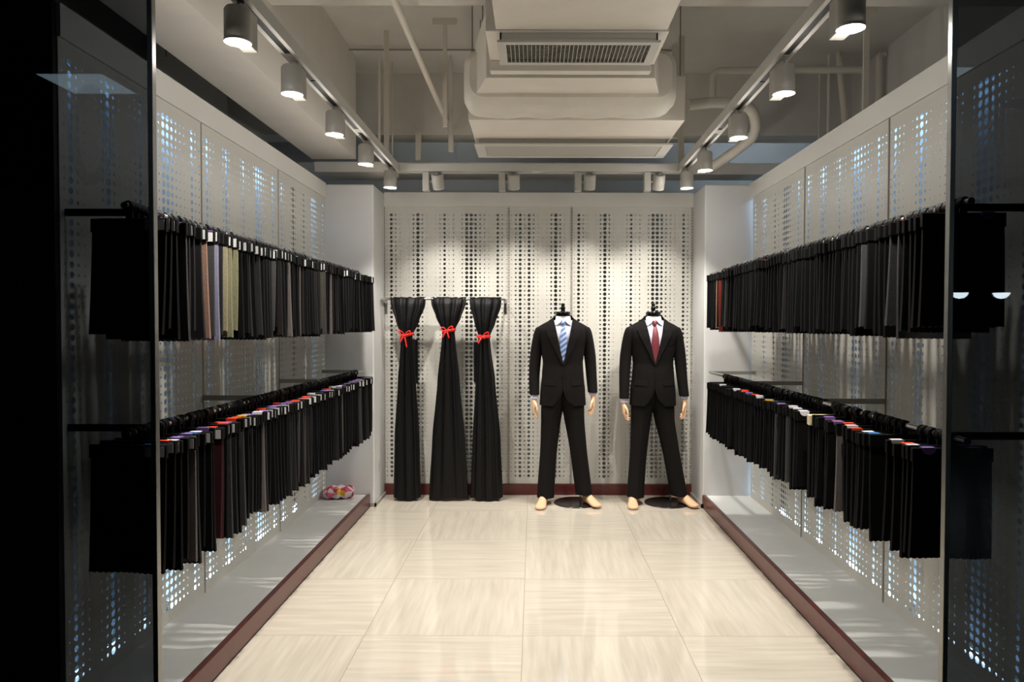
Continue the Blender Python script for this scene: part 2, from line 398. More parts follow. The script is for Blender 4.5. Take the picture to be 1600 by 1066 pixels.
# mall lights behind the viewer, seen mirrored in the glass
for x0, x1, y0, y1, k in ((-4.55, -3.94, -2.7, -2.14, 'left'), (3.2, 3.88, -2.5, -1.93, 'right')):
    t = thing('ceiling_light', ((x0+x1)/2, (y0+y1)/2, 3.78), 'square cool white ceiling light mirrored in the %s glass' % k, 'ceiling light', 'mall ceiling lights')
    a_, b_ = (x1-x0)/2, (y1-y0)/2
    MB().box(-a_, a_, -b_, b_, -.002, .02).build('diffuser', 'panel_glow', t)
    f_ = MB()
    for q in ((-a_-.02, -a_, -b_-.02, b_+.02), (a_, a_+.02, -b_-.02, b_+.02), (-a_, a_, -b_-.02, -b_), (-a_, a_, b_, b_+.02)): f_.box(q[0], q[1], q[2], q[3], -.004, .02)
    f_.build('frame', 'white_enamel', t)
for x, k in ((7.18, 'left'), (7.88, 'right')):
    t = thing('pendant_lamp', (x, -7.6, 2.02), 'glowing bowl lamp mirrored in the right glass, %s one of the pair' % k, 'pendant lamp', 'bowl lamps')
    MB().lathe([(.01, -.07), (.07, -.055), (.11, -.02), (.13, .03)], n=20).build('bowl', 'bowl_glow', t)
    MB().lathe([(.134, .03), (.134, .05), (.02, .06)], n=20).build('rim', 'black_plastic', t)
    MB().tube([(0, 0, .05), (0, 0, 1.78)], .004, 6).build('cord', 'black_plastic', t)

# ------------------------------------------------------------------ lighting tracks and spots
def track(p0, p1, label, nslots):
    p0, p1 = Vector(p0), Vector(p1); ln = (p1-p0).length; ang = math.atan2(p1.y-p0.y, p1.x-p0.x)
    t = thing('lighting_track', p0, label, 'lighting track', 'lighting tracks', ang)
    h = MB(); h.box(0, ln, -.033, -.014, 0, .055); h.box(0, ln, .014, .033, 0, .055); h.box(0, ln, -.014, .014, .012, .055)
    h.build('rail', 'white_enamel', t)
    s_ = MB(); L_ = ln/nslots
    for k in range(nslots):
        s_.box(k*L_+.03, (k+1)*L_-.05, -.0138, .0138, .004, .0118)
        s_.box((k+.25)*L_, (k+.25)*L_+.002, -.0138, .0138, .001, .0118)
    s_.build('slot', 'slot_dark', t)
    c_ = MB()
    for k in range(1, nslots): c_.box(k*L_-.05, k*L_+.03, -.0136, .0136, -.001, .0116)
    c_.build('coupling', 'housing_grey', t)
    return t
ZT = 2.68
track((-1.075, 2.0, ZT), (-1.075, 5.56, ZT), 'white lighting track running along the left of the ceiling', 3)
track((1.080, 2.0, ZT), (1.145, 5.56, ZT), 'white lighting track running along the right of the ceiling', 3)
track((-1.04, 5.53, ZT), (1.11, 5.53, ZT), 'white lighting track crossing in front of the back wall', 2)
def make_spot():
    t = thing('track_spotlight', (0, 0, 0), '', 'spotlight')
    # origin = centre of the lens, pointing down; driver box on +y side
    MB().lathe([(.040, .008), (.040, .002), (.046, 0), (.047, .002), (.047, .110), (.040, .120), (.0, .121)], n=28, cap=False).build('housing', 'housing_grey', t)
    MB().lathe([(.0385, .0065), (.0, .0065)], n=28, cap=False).build('lens', 'lens_glow', t)
    r_ = MB(); r_.lathe([(.040, -.004), (.0475, -.004), (.0475, .006), (.0395, .006), (.040, -.004)], n=28, cap=False); r_.build('rim', 'white_enamel', t)
    MB().box(-.027, .027, .052, .118, .004, .135).build('driver_box', 'housing_grey', t, bevel=.003)
    MB().tube([(0, 0, .115), (0, .02, .135), (0, .06, .150)], [.014, .016, .016], 12).build('neck', 'housing_grey', t)
    MB().box(-.0095, .0095, .035, .105, .134, .160).build('adaptor', 'housing_grey', t)
    return t
spot0 = make_spot()
def spot_light(parent, loc, aim, W, size, blend=.6):
    ld = bpy.data.lights.new('spot_light', 'SPOT'); ld.energy = W; ld.color = (1, .94, .86); ld.spot_size = R(size); ld.spot_blend = blend; ld.shadow_soft_size = .03
    lo = bpy.data.objects.new('spot_light', ld); COL.objects.link(lo); lo.parent = parent; lo.location = loc
    d = Vector(aim); lo.rotation_euler = d.to_track_quat('-Z', 'Y').to_euler()
    return lo
SP = [('left', -1.075, [2.6, 3.18, 3.85, 4.56, 5.33]), ('right', None, [2.47, 3.16, 3.90, 4.72, 5.33])]
first = True
for side, X, ys in SP:
    for k, y in enumerate(ys):
        if side == 'right': X = 1.080+.065*(y-2)/3.56
        o = spot0 if first else copy_tree(spot0); first = False
        o.location = (X, y, 2.523)
        o['label'] = 'grey cylinder spotlight, %s from the viewer on the %s track, lit' % (ordinal(k+1), side); o['group'] = 'lit spotlights on the %s track' % side
        sgn = -1 if side == 'left' else 1
        o.rotation_euler = (0, 0, 0)
for o in [q for q in COL.objects if q.name.startswith('track_spotlight')]:
    sgn = -1 if o.location.x < 0 else 1
    spot_light(o, (0, 0, -.01), (-sgn*.16, .03, -1), SPOT_W, 108, .7)
    pl = bpy.data.lights.new('spill_light', 'POINT'); pl.energy = 3.2; pl.color = (1, .95, .88); pl.shadow_soft_size = .03  # weak light added below each lens, stands in for spill onto the ceiling
    po = bpy.data.objects.new('spill_light', pl); COL.objects.link(po); po.parent = o; po.location = (0, -.02, -.06)
# spots on the back track: driver box hangs upright, cylinder tipped toward the wall
def make_back_spot():
    t = thing('track_spotlight', (0, 0, 0), '', 'spotlight')
    M = Matrix.Rotation(R(32), 3, 'X')      # tips the lens toward +y
    c = Vector((.0, 0, -.06))
    pr = [(.040, .008), (.040, .002), (.046, 0), (.047, .002), (.047, .100), (.040, .110), (.0, .111)]
    MB().lathe([(a, b-.05) for a, b in pr], c=c, n=28, M=M, cap=False).build('housing', 'housing_grey', t)
    MB().lathe([(.0385, -.0435), (0, -.0435)], c=c, n=28, M=M, cap=False).build('lens', 'lens_glow', t)
    MB().lathe([(.040, -.054), (.0475, -.054), (.0475, -.044), (.0395, -.044), (.040, -.054)], c=c, n=28, M=M, cap=False).build('rim', 'white_enamel', t)
    MB().box(-.115, -.065, -.03, .03, -.135, .01).build('driver_box', 'housing_grey', t, bevel=.003)
    MB().tube([(-.066, 0, -.06), (-.044, 0, -.06)], .009, 10).build('neck', 'housing_grey', t)
    MB().box(-.125, -.055, -.0095, .0095, .009, .04).build('adaptor', 'housing_grey', t)
    MB().lathe([(.016, .062), (.016, .068), (0, .068)], c=c, n=16, M=M).build('end_cap', 'steel', t)
    return t
b0 = make_back_spot()
WHO = ['leftmost', 'second from left', 'third from the left', 'above the right mannequin']
backs = []
for k, X in enumerate((-.745, -.158, .430, .965)):
    o = b0 if k == 0 else copy_tree(b0); backs.append(o)
    o.location = (X, 5.53, ZT-.014); o['group'] = 'spotlights on the back track'
    o['label'] = 'grey spotlight facing the back wall, %s on the cross track' % WHO[k]
for o in backs:
    spot_light(o, (0, .035, -.115), (0, .5, -1), BACK_W, 80, .9)

# ------------------------------------------------------------------ air conditioning
t = thing('air_duct_unit', (.2, 4.3, 2.75), 'large white ceiling duct and air conditioner with square grille hung above the aisle', 'air conditioner')
def A(mb): mb.v = [(a-.2, b-4.3, c-2.75) for a, b, c in mb.v]; return mb
A(MB().box(-.185, .635, 2.2, 3.42, 2.905, 3.28)).build('near_duct', 'duct_paint', t, bevel=.004)
A(MB().box(-.235, .645, 3.425, 3.86, 2.90, 3.28)).build('grille_box', 'duct_paint', t, bevel=.004)
g_ = MB(); X0, X1, Y0, Y1, Z = -.178, .605, 3.43, 3.73, 2.85; fw = .034
for q in ((X0, X1, Y0, Y0+fw), (X0, X1, Y1-fw, Y1), (X0, X0+fw*1.2, Y0+fw, Y1-fw), (X1-fw*1.2, X1, Y0+fw, Y1-fw)): g_.box(q[0], q[1], q[2], q[3], Z, Z+.012)
for q in ((X0+.012, X0+.02, Y0+.012, Y1-.012), (X1-.02, X1-.012, Y0+.012, Y1-.012), (X0+.012, X1-.012, Y0+.012, Y0+.02), (X0+.012, X1-.012, Y1-.02, Y1-.012)): g_.box(q[0], q[1], q[2], q[3], Z+.012, 2.90)
gr = A(g_).build('grille_frame', 'white_enamel', t)
s_ = MB(); n = 34
for k in range(1, n): x = X0+fw*1.2+(X1-X0-fw*2.4)*k/n; s_.box(x-.0013, x+.0013, Y0+fw, Y1-fw, Z+.001, Z+.010)
for k in range(1, 9): y = Y0+fw+(Y1-Y0-fw*2)*k/9; s_.box(X0+fw*1.2, X1-fw*1.2, y-.0014, y+.0014, Z+.0105, Z+.020)
A(s_).build('grille_slats', 'white_enamel', gr)
A(MB().box(X0+.02, X1-.02, Y0+.02, Y1-.02, Z+.046, Z+.049)).build('grille_shade_plate', 'slot_dark', gr)  # dark plate, its colour stands in for the shade inside the box
A(MB().box(-.235, .62, 3.80, 3.86, 2.845, 2.8995)).build('grille_lip', 'duct_paint', t, bevel=.004)
# flared part
fl = MB().add([(-.262, 3.88, 2.835), (.655, 3.88, 2.835), (.745, 4.26, 2.86), (-.352, 4.26, 2.86), (-.262, 3.88, 3.2), (.655, 3.88, 3.2), (.745, 4.26, 3.16), (-.352, 4.26, 3.16)],
  [(0,1,2,3), (4,7,6,5), (0,4,5,1), (1,5,6,2), (2,6,7,3), (3,7,4,0)])
A(fl).build('flared_duct', 'duct_paint', t, bevel=.003)
def rring(y, x0, x1, z0, z1, r, n=7, wob=0):
    pts = []
    for cx, cz, a0 in ((x1-r, z0+r, -90), (x1-r, z1-r, 0), (x0+r, z1-r, 90), (x0+r, z0+r, 180)):
        for k in range(n):
            a_ = R(a0+90*k/(n-1)); pts.append((cx+r*math.cos(a_), y, cz+r*math.sin(a_)))
    res = []                                   # fill the straight runs so they can sag
    for i, p in enumerate(pts):
        q = pts[(i+1) % len(pts)]; res.append(p); ln = math.dist(p, q)
        for k in range(1, int(ln/.06)): f = k/int(ln/.06); res.append(tuple(a_+(b_-a_)*f for a_, b_ in zip(p, q)))
    return [(x, y, z+wob*math.sin(x*23+y*9)*(1 if z < 3 else 0)) for x, y, z in res]
ib = MB(); rings = []
x0, x1, z0, z1 = -.37, .80, 2.80, 3.13
for y, e_, wb in ((4.20, -.035, 0), (4.235, -.008, 0), (4.29, .006, .002), (4.35, .012, .004), (4.41, .004, .005), (4.43, .0, .004), (4.46, .007, .006), (4.51, 0, .006), (4.535, -.03, .002)):
    rings.append(rring(y, x0-.045-e_, x1+.045+e_, z0-e_, z1+e_, .085, wob=wb))
m_ = min(len(r) for r in rings)
base_ = rings[0]
rings = [[(x0_ + (1 if x0_ > .2 else -1)*0, y_, z_) for x0_, y_, z_ in r] for r in rings]
def resample(r, n):
    P = [Vector(p) for p in r]; P.append(P[0]); d = [0]
    for a_, b_ in zip(P, P[1:]): d.append(d[-1]+(b_-a_).length)
    out = []; j = 0
    for k in range(n):
        s0 = d[-1]*k/n
        while d[j+1] < s0: j += 1
        f = (s0-d[j])/max(1e-9, d[j+1]-d[j]); out.append(P[j].lerp(P[j+1], f))
    return out
rings = [resample(r, 110) for r in rings]
ib.loft(rings, smooth=True); A(ib).build('wrapped_collar', 'wrap', t)
A(MB().box(-.417, .957, 4.54, 5.40, 2.797, 3.08)).build('fan_housing', 'duct_paint', t, bevel=.004)
d_ = MB(); X0, X1, Y0, Y1, Z = -.417, .968, 4.97, 5.36, 2.75
for q in ((X0, X1, Y0, Y0+.045), (X0, X1, Y1-.045, Y1), (X0, X0+.07, Y0+.045, Y1-.045), (X1-.07, X1, Y0+.045, Y1-.045)): d_.box(q[0], q[1], q[2], q[3], Z, Z+.012)
df = A(d_).build('diffuser_frame', 'white_enamel', t, bevel=.002)
A(MB().box(X0+.0701, X1-.0701, Y0+.0451, Y1-.0451, Z+.007, Z+.012)).build('diffuser_plate', 'housing_grey', df)
A(MB().box(X0+.03, X1-.05, Y0+.02, Y1-.02, Z+.0125, 2.7965)).build('diffuser_neck', 'duct_grey', t)
for x, y, z0_ in ((-.40, 4.62, 3.08), (.94, 4.62, 3.08), (-.40, 5.3, 3.08), (.94, 5.3, 3.08), (-.30, 4.15, 3.1), (.70, 4.15, 3.1)):
    A(MB().tube([(x, y, z0_-.03), (x, y, SLAB-.001)], .004, 6)).build('hanging_rod', 'duct_grey', t)

# ------------------------------------------------------------------ pipes, hangers
def pipe(name, pts, r, label, cat='pipe', m='duct_paint', group=None, extra=None, n=12):
    p0 = Vector(pts[0]); mb = MB().tube([Vector(p)-p0 for p in pts], r, n)
    if extra: extra(mb, p0)
    o = mb.build(name, m); o.location = p0; return tag(o, label, cat, group)
def arc_pts(pts, rad=.06, n=6):
    P = [Vector(p) for p in pts]; out = [P[0]]
    for i in range(1, len(P)-1):
        a, b, c = P[i-1], P[i], P[i+1]; u_ = (a-b).normalized(); v_ = (c-b).normalized(); ra = min(rad, (a-b).length*.45, (c-b).length*.45)
        s0, s1 = b+u_*ra, b+v_*ra
        for k in range(n+1):
            f = k/n; out.append(s0*(1-f)**2 + b*2*f*(1-f) + s1*f*f)
    out.append(P[-1]); return out
pipe('ceiling_pipe', [(-.735, 2.2, 3.2), (-.735, 6.05, 3.2), (-.735, 6.051, 3.2), (-.735, 6.3, 3.2)], [.021, .021, .024, .024], 'straight cream water pipe running back below the ceiling, left of the duct')
def strap(name, x, y, z0, z1, wd, dp, label, bar=None):
    mb = MB().box(-wd/2, wd/2, -dp/2, dp/2, 0, z1-z0)
    if bar: mb.box(-bar/2, bar/2, -dp/2-.001, dp/2+.001, z1-z0-.045, z1-z0)
    o = mb.build(name, 'duct_paint'); o.location = (x, y, z0); return tag(o, label, 'hanger', 'ceiling hangers')
strap('ceiling_hanger', -.66, 5.29, 2.96, SLAB, .03, .02, 'T shaped flat steel hanger under the ceiling, left of the duct', .18)
strap('ceiling_hanger', -1.135, 5.50, 2.735, SLAB, .036, .015, 'wide flat strap holding the left track end from the ceiling')
strap('ceiling_hanger', 1.150, 5.60, 2.72, SLAB, .046, .015, 'flat strap holding the right track end beside the air conditioner')
strap('ceiling_hanger', 2.36, 5.1, 2.3, SLAB, .04, .02, 'T shaped flat steel hanger behind the nearest right spotlight', .12)
strap('ceiling_hanger', -1.02, 6.30, 2.95, 3.19, .045, .04, 'short grey stub hanging at the far beam left of the air conditioner')
pipe('ceiling_pipe', [(-.70, 6.0, 2.95), (-.70, 6.0, 3.65), (-.70, 6.0, SLAB)], [.022, .022, .008], 'upright tapered pipe at the far end beside the T hanger')
pipe('ceiling_pipe', [(-1.30, 6.0, 2.9), (-1.30, 6.0, SLAB)], .011, 'thin upright conduit beside the left beam at the far end')
pipe('ceiling_pipe', [(-1.22, 6.15, 2.95), (-1.22, 6.15, SLAB)], .006, 'very thin upright rod right of the thin left conduit')
pipe('ceiling_pipe', arc_pts([(-2.7, 5.8, 3.72), (-1.0, 5.8, 3.72), (-.48, 5.8, 3.72)]), .007, 'thin dark conduit crossing the ceiling left of the duct', m='duct_grey')
pipe('ceiling_pipe', [(.98, 5.8, 3.72), (1.13, 5.8, 3.72)], .009, 'short dark conduit on the ceiling right of the duct', m='duct_grey')
pipe('ceiling_pipe', arc_pts([(2.8, 5.85, 3.72), (2.87-.04, 5.85, 3.72)]), .008, 'stub of conduit on the right ceiling edge', m='duct_grey')
strap('ceiling_hanger', 1.13, 5.75, 3.0, 3.73, .05, .03, 'flat cable channel rising to the ceiling right of the air conditioner')
pipe('ceiling_pipe', [(2.47, 6.2, 2.2), (2.47, 6.2, SLAB)], .010, 'thin upright rod behind right wall, leftmost of the rods')
pipe('ceiling_pipe', [(2.45, 5.96, 2.2), (2.45, 5.96, SLAB)], .012, 'upright conduit behind right wall, between thin rod and slanted pipe')
pipe('ceiling_pipe', [(2.66, 5.9, 2.3), (2.51, 5.9, 3.66), (2.50, 5.9, SLAB)], [.03, .026, .014], 'thicker slanted pipe behind the right wall')
pipe('ceiling_pipe', arc_pts([(2.79, 5.8, 2.2), (2.79, 5.8, 3.69), (2.84, 5.8, 3.69)]), .028, 'upright pipe with elbow at the ceiling behind the right wall', )
pipe('ceiling_pipe', arc_pts([(1.42, 5.7, 3.3), (1.42, 5.7, 3.52), (1.95, 5.7, 3.53), (2.6, 5.7, 3.53)], .07), .028, 'insulated pipe bending up and right beside the air conditioner', m='wrap')
pipe('ceiling_pipe', arc_pts([(1.16, 5.4, 3.12), (1.42, 5.5, 3.20), (1.70, 5.6, 3.17), (1.74, 5.7, 2.98), (1.60, 5.85, 2.88), (1.45, 5.95, 2.82)], .1), [.045]*1+[.045]*29, 'thick wrapped drain pipe bending down right of the air conditioner', m='wrap') if False else None
pp = arc_pts([(1.16, 5.4, 3.16), (1.42, 5.45, 3.20), (1.68, 5.5, 3.18), (1.75, 5.6, 3.0), (1.62, 5.8, 2.90), (1.46, 6.0, 2.80)], .12)
pipe('ceiling_pipe', pp, .042, 'thick wrapped drain pipe bending down right of the air conditioner', m='wrap')
pipe('ceiling_pipe', [(-2.7, 5.3, 3.70), (-1.9, 5.3, 3.70)], .012, 'thin conduit above left wall, behind the left beam', m='duct_grey')
pipe('ceiling_pipe', [(-2.62, 5.1, 3.4), (-2.62, 5.1, SLAB)], .006, 'tiny rod above the left wall near the glass', m='duct_grey')
tag_ = MB().lathe([(.0, 0), (.05, 0), (.06, .015), (.03, .025), (.02, .05), (0, .05)], n=20)
o = tag_.build('smoke_detector', 'slot_dark'); o.location = (-.02, 5.75, 2.86)
# hang it on a short rod from the slab
o2 = MB().tube([(0, 0, .05), (0, 0, SLAB-2.86)], .006, 8).build('rod', 'duct_grey', o); tag(o, 'small dark round sensor hanging behind the rear diffuser', 'sensor')

# ------------------------------------------------------------------ hanging rails
def rail(x, y0, y1, z, wallx, ys, label):
    t = thing('hanging_rail', (x, y0, z), label, 'clothes rail', 'side wall rails')
    MB().tube([(0, 0, 0), (0, y1-y0, 0)], .0125, 14).build('bar', 'steel', t)
    for y in ys:
        a, b = (wallx+.003-x, -.0) if wallx < x else (0, wallx-.003-x)
        MB().box(a, b, y-y0-.006, y-y0+.006, -.013, .013).build('bracket_arm', 'black_plastic' if y < 2.8 else 'duct_grey', t)
RX_L, RX_R, ZU, ZL = -1.402, 1.422, 1.905, 1.118
rail(RX_L, 2.44, 5.78, ZU, XL, (2.60, 3.66, 4.76, 5.72), 'upper steel rail on the left side wall')
rail(RX_L, 2.44, 5.78, ZL, XL, (2.60, 3.66, 4.76, 5.72), 'lower steel rail on the left side wall')
rail(RX_R, 2.32, 5.72, ZU, XR, (2.45, 3.56, 4.66, 5.66), 'upper steel rail on the right side wall')
rail(RX_R, 2.32, 5.72, ZL, XR, (2.45, 3.56, 4.66, 5.66), 'lower steel rail on the right side wall')

# ------------------------------------------------------------------ fabric swatches
def fabric_mesh(ln, wid, flare, lean, seed, folds=0):
    r_ = random.Random(seed); nx, nz = 26, 8; ph = r_.random()*6; vs = []
    for lay in (0, 1):
        for k in range(nz+1):
            t_ = k/nz; z = -.075-ln*t_; hw = wid/2+flare*t_
            for i in range(nx+1):
                s = i/nx*2-1; zz = z
                if k == nz: zz += .004 if i % 2 else -.0
                y = (.004+.004*t_)*(1 if lay else -1) + folds*t_*math.sin(s*5+ph) + .006*t_*math.sin(s*2.2+ph*2)
                vs.append((s*hw+lean*t_*t_, y, zz))
    fs = []; n1 = (nx+1)*(nz+1)
    for k in range(nz):
        for i in range(nx):
            a = k*(nx+1)+i; fs.append((a, a+nx+1, a+nx+2, a+1)); fs.append((a+n1, a+1+n1, a+nx+2+n1, a+nx+1+n1))
    for k in range(nz):
        for i in (0, nx):
            a = k*(nx+1)+i; fs.append((a, a+n1, a+nx+1+n1, a+nx+1))
    for i in range(nx):
        for k in (0, nz):
            a = k*(nx+1)+i; fs.append((a, a+1, a+1+n1, a+n1))
    return MB().add(vs, fs, True)
def make_swatch(ln, wid, flare, lean, seed, folds):
    t = thing('fabric_swatch', (0, 0, 0), '', 'fabric swatch')
    h = MB(); MY = Matrix.Rotation(R(90), 3, 'X')
    h.lathe([(.0135, -.013), (.0175, -.013), (.0205, -.010), (.0205, -.006), (.0175, -.003), (.0175, .003), (.0205, .006), (.0205, .010), (.0175, .013), (.0135, .013), (.0135, -.013)], n=18, M=MY, cap=False)
    h.box(-.012, .012, -.004, .004, -.040, -.0165)
    h.build('hook', 'black_plastic', t)
    hd = MB().box(-wid/2, wid/2, -.0085, .0085, -.085, -.038).build('header', 'card_black', t, bevel=.002)
    lb = MB().box(wid/2-.075, wid/2-.006, -.0105, -.0088, -.079, -.043); lb = lb.build('label', 'label_white', hd)
    fabric_mesh(ln, wid-.008, flare, lean, seed, folds).build('fabric', 'fab_black', t, sharp=60)
    return t
def make_tab():
    tb = MB(); n = 12; rr = .024
    pts = [(rr*math.cos(PI+PI*k/n), -.0375+rr*math.sin(PI+PI*k/n)*.95) for k in range(n+1)]
    tb.prism(pts, -.0100, -.0087); tb.box(-.021, .021, -.0100, .0130, -.0378, -.0358)
    return tb
protos = []
variants = [(.36, .27, .002, .0, 1, .003), (.375, .27, .004, .003, 2, .004), (.345, .272, .002, -.006, 3, .003), (.37, .265, .008, .004, 4, .005),
            (.35, .27, .004, -.008, 5, .004), (.38, .268, .0, .008, 6, .003)]
for v_ in variants: protos.append(make_swatch(*v_))
tab0 = make_tab().build('tab', 'tab_orange')
used = [False]*len(protos)
def set_mat(o, name):
    o.material_slots[0].link = 'OBJECT'; o.material_slots[0].material = MATS[name]
COLW = {'fab_black': 'black', 'fab_ink': 'blue-black', 'fab_charcoal': 'charcoal', 'fab_brown': 'dark brown', 'fab_grey': 'grey', 'fab_light': 'light grey',
        'fab_beige': 'beige', 'fab_sage': 'pale olive', 'fab_lavender': 'lavender', 'fab_peach': 'peach', 'fab_red': 'rust red', 'fab_olive': 'dark olive', 'fab_tan': 'tan', 'fab_wine': 'wine'}
BASE = ['fab_black']*9 + ['fab_ink']*3 + ['fab_charcoal']*4 + ['fab_brown']*2 + ['fab_grey']*1
def run(x, y0, y1, n, z, side, level, special, tabs, nolab, gaps=(), lean=1.0, dark=0, dlen=0, order=ordinal, weight=0):
    r_ = random.Random(hash_(side+level)); ys = []
    tot = y1-y0; k = 0
    usable = tot - sum(g[1] for g in gaps); step = usable/(n-1); y = y0; gi = 0; gs = sorted(gaps)
    for k in range(n):
        ys.append(y); y += step*(.65+.7*r_.random()) if k < n-2 else step
        if gi < len(gs) and y > gs[gi][0]: y += gs[gi][1]; gi += 1
    sc = (y1-y0)/(ys[-1]-y0); ys = [y0+(q-y0)*sc for q in ys]
    for k, y in enumerate(ys):
        pi_ = r_.randrange(len(protos)) if k > 1 else 2
        o = protos[pi_] if not used[pi_] else copy_tree(protos[pi_]); used[pi_] = True
        o.location = (x+r_.uniform(-.006, .006), y, z)
        zj = r_.uniform(-.006, .006)
        tilt = (1.6*math.sin(k*.55+len(level)) + r_.uniform(-.5, .5))*lean; yaw = (3.2*math.sin(k*.43+len(side)) + 2*math.sin(k*.17) + r_.uniform(-1.3, 1.3))*lean
        gap_lim = math.degrees(math.atan(step*1.4/.14)); yaw = max(-gap_lim, min(gap_lim, yaw))
        o.rotation_euler = (R(tilt), 0, R(yaw))
        f = r_.choice(BASE[:12] if dark else BASE)
        for (a, b, mname) in special:
            wd_ = max((b-a)*.5, step*.52) if mname in ('fab_beige', 'fab_sage', 'fab_lavender') else step*.5
            if abs(y-(a+b)/2) < wd_: f = mname
        if k < 3: f = 'fab_black'
        tab = None
        best = [(abs(y-ty), c) for ty, c in tabs if abs(y-ty) < step*.55]
        if best: tab = min(best)[1]
        lab = True
        for ch in o.children:
            if ch.name.startswith('fabric'):
                set_mat(ch, f); ch.scale = (1, 1, 1.03+dlen+r_.uniform(-.02, .02)+(.07*(1-k/n) if side+level == 'leftlower' else 0))
            if ch.name.startswith('header'):
                hd = ch; ch.location = (0, 0, zj)
            if ch.name.startswith('fabric'): ch.location = (0, 0, zj)
        lo = [c for c in hd.children if c.name.startswith('label')][0]
        if nolab or (r_.random() < .35 and k > 2):
            if lo.parent: PENDING.append(lo); lab = False
        else:
            lo.scale = (1, 1, 1)
        if tab:
            tb = tab0.copy(); COL.objects.link(tb); tb.parent = hd
            tb.location = (r_.uniform(.06, .102) if side == 'left' else r_.uniform(-.102, -.08), 0, 0); set_mat(tb, 'tab_'+tab)
        if 'cream' in str([s for s in special if s[0] <= y < s[1]]): set_mat(hd, 'card_cream')
        word = COLW[f]
        tw = ' with %s tab' % tab if tab else (' with white label' if lab else '')
        o['label'] = '%s fabric swatch%s, %s from the glass on the %s %s rail' % (word, tw, ordinal(k+1), level, side)
        o['group'] = 'fabric swatches on the %s %s rail' % (level, side)
PENDING = []
def hash_(s): return sum(ord(c)*(i+3) for i, c in enumerate(s))
def dL(px, X=-1.25): return abs(X)*1110/abs(834-px)
spLU = [(dL(276), dL(284), 'fab_light'), (dL(300), dL(306), 'fab_grey'), (dL(330), dL(337), 'fab_peach'), (dL(344), dL(356.5), 'fab_lavender'), (dL(357), dL(370), 'fab_beige'), (dL(370), dL(381), 'fab_sage'),
        (dL(400), dL(407), 'fab_grey'), (dL(458), dL(466), 'fab_light'), (dL(475), dL(484), 'fab_light'), (dL(508), dL(514), 'fab_olive'), (dL(522), dL(527), 'fab_light')]
run(RX_L, 2.47, 5.62, 74, ZU, 'left', 'upper', spLU, [(dL(258), 'orange'), (dL(268), 'orange'), (dL(275), 'purple'), (dL(300), 'purple'), (dL(425), 'orange'), (dL(439), 'orange'), (dL(470), 'orange'), (dL(512), 'orange'), (dL(520), 'orange'), (dL(555), 'orange'), (dL(571), 'orange')], False, lean=1.3, dlen=.0)
spLL = [(dL(308), dL(314), 'fab_light'), (dL(352), dL(358), 'fab_wine'), (dL(412), dL(427), 'fab_light'), (dL(365), dL(372), 'fab_grey'), (dL(537), dL(541), 'fab_light'), (dL(562), dL(572), 'fab_grey'), (dL(478), dL(486), 'fab_grey')]
tbLL = [(dL(p_), c_) for p_, c_ in ((258, 'white'), (268, 'blue'), (278, 'white'), (283, 'orange'), (290, 'white'), (299, 'white'), (306, 'purple'), (312, 'purple'), (325, 'blue'), (332, 'white'),
        (343, 'purple'), (350, 'yellow'), (358, 'orange'), (368, 'orange'), (376, 'orange'), (388, 'orange'), (395, 'orange'), (402, 'yellow'), (410, 'purple'), (418, 'white'), (428, 'purple'), (438, 'orange'), (452, 'orange'),
        (460, 'orange'), (468, 'orange'), (478, 'orange'), (490, 'orange'), (497, 'orange'), (510, 'white'), (516, 'purple'), (530, 'orange'), (540, 'white'), (545, 'white'))]
run(RX_L, 2.46, 5.60, 76, ZL, 'left', 'lower', spLL, tbLL, False, lean=.5, dlen=.06)
def dR(px): return 1.27*1110/(px-834)
spRU = [(dR(1116), dR(1111), 'fab_tan'), (dR(1121), dR(1116.5), 'fab_red'), (dR(1130), dR(1123), 'fab_grey'), (dR(1338), dR(1328), 'fab_grey'), (dR(1222), dR(1212), 'fab_charcoal'), (dR(1390), dR(1380), 'fab_grey')]
tbRU = [(dR(p_), 'orange') for p_ in (1480, 1440, 1412, 1398, 1385, 1362, 1262, 1215, 1178)]
run(RX_R, 2.36, 5.28, 67, ZU, 'right', 'upper', spRU, tbRU, True, gaps=((3.0, .03),), lean=.7, dark=1, dlen=-.04)
spRL = [(dR(1166), dR(1156), 'fab_light'), (dR(1212), dR(1204), 'fab_grey'), (dR(1303), dR(1296), 'fab_light'), (dR(1225), dR(1220), 'fab_grey')]
tbRL = [(dR(p_), c_) for p_, c_ in ((1424, 'purple'), (1400, 'white'), (1392, 'orange'), (1380, 'white'), (1343, 'blue'), (1330, 'white'), (1322, 'purple'), (1315, 'orange'), (1306, 'white'), (1300, 'orange'),
        (1290, 'purple'), (1282, 'orange'), (1275, 'purple'), (1238, 'white'), (1230, 'white'), (1222, 'white'), (1205, 'purple'), (1195, 'blue'), (1187, 'yellow'), (1170, 'white'), (1162, 'orange'), (1155, 'purple'),
        (1148, 'orange'), (1140, 'white'), (1125, 'white'), (1118, 'white'))]
run(RX_R, 2.40, 5.24, 66, ZL, 'right', 'lower', spRL, tbRL, True, gaps=((2.62, .09), (3.42, .09), (3.05, .03), (4.2, .06)), lean=.4, dark=1, dlen=-.05)
# two cream headers on the lower right rail
cr_ = sorted([o for o in COL.objects if o.name.startswith('fabric_swatch') and 'lower right' in o.get('label', '')], key=lambda o: abs(o.location.y-3.34))[:2]
for o in cr_:
    for ch in o.children:
        if ch.name.startswith('header'): set_mat(ch, 'card_cream')
    o['label'] = o['label'].replace('swatch', 'swatch with cream header').replace(' with white tab', '').replace(' with purple tab', '').replace(' with orange tab', '')
for lo in PENDING: bpy.data.objects.remove(lo)
bpy.data.objects.remove(tab0)

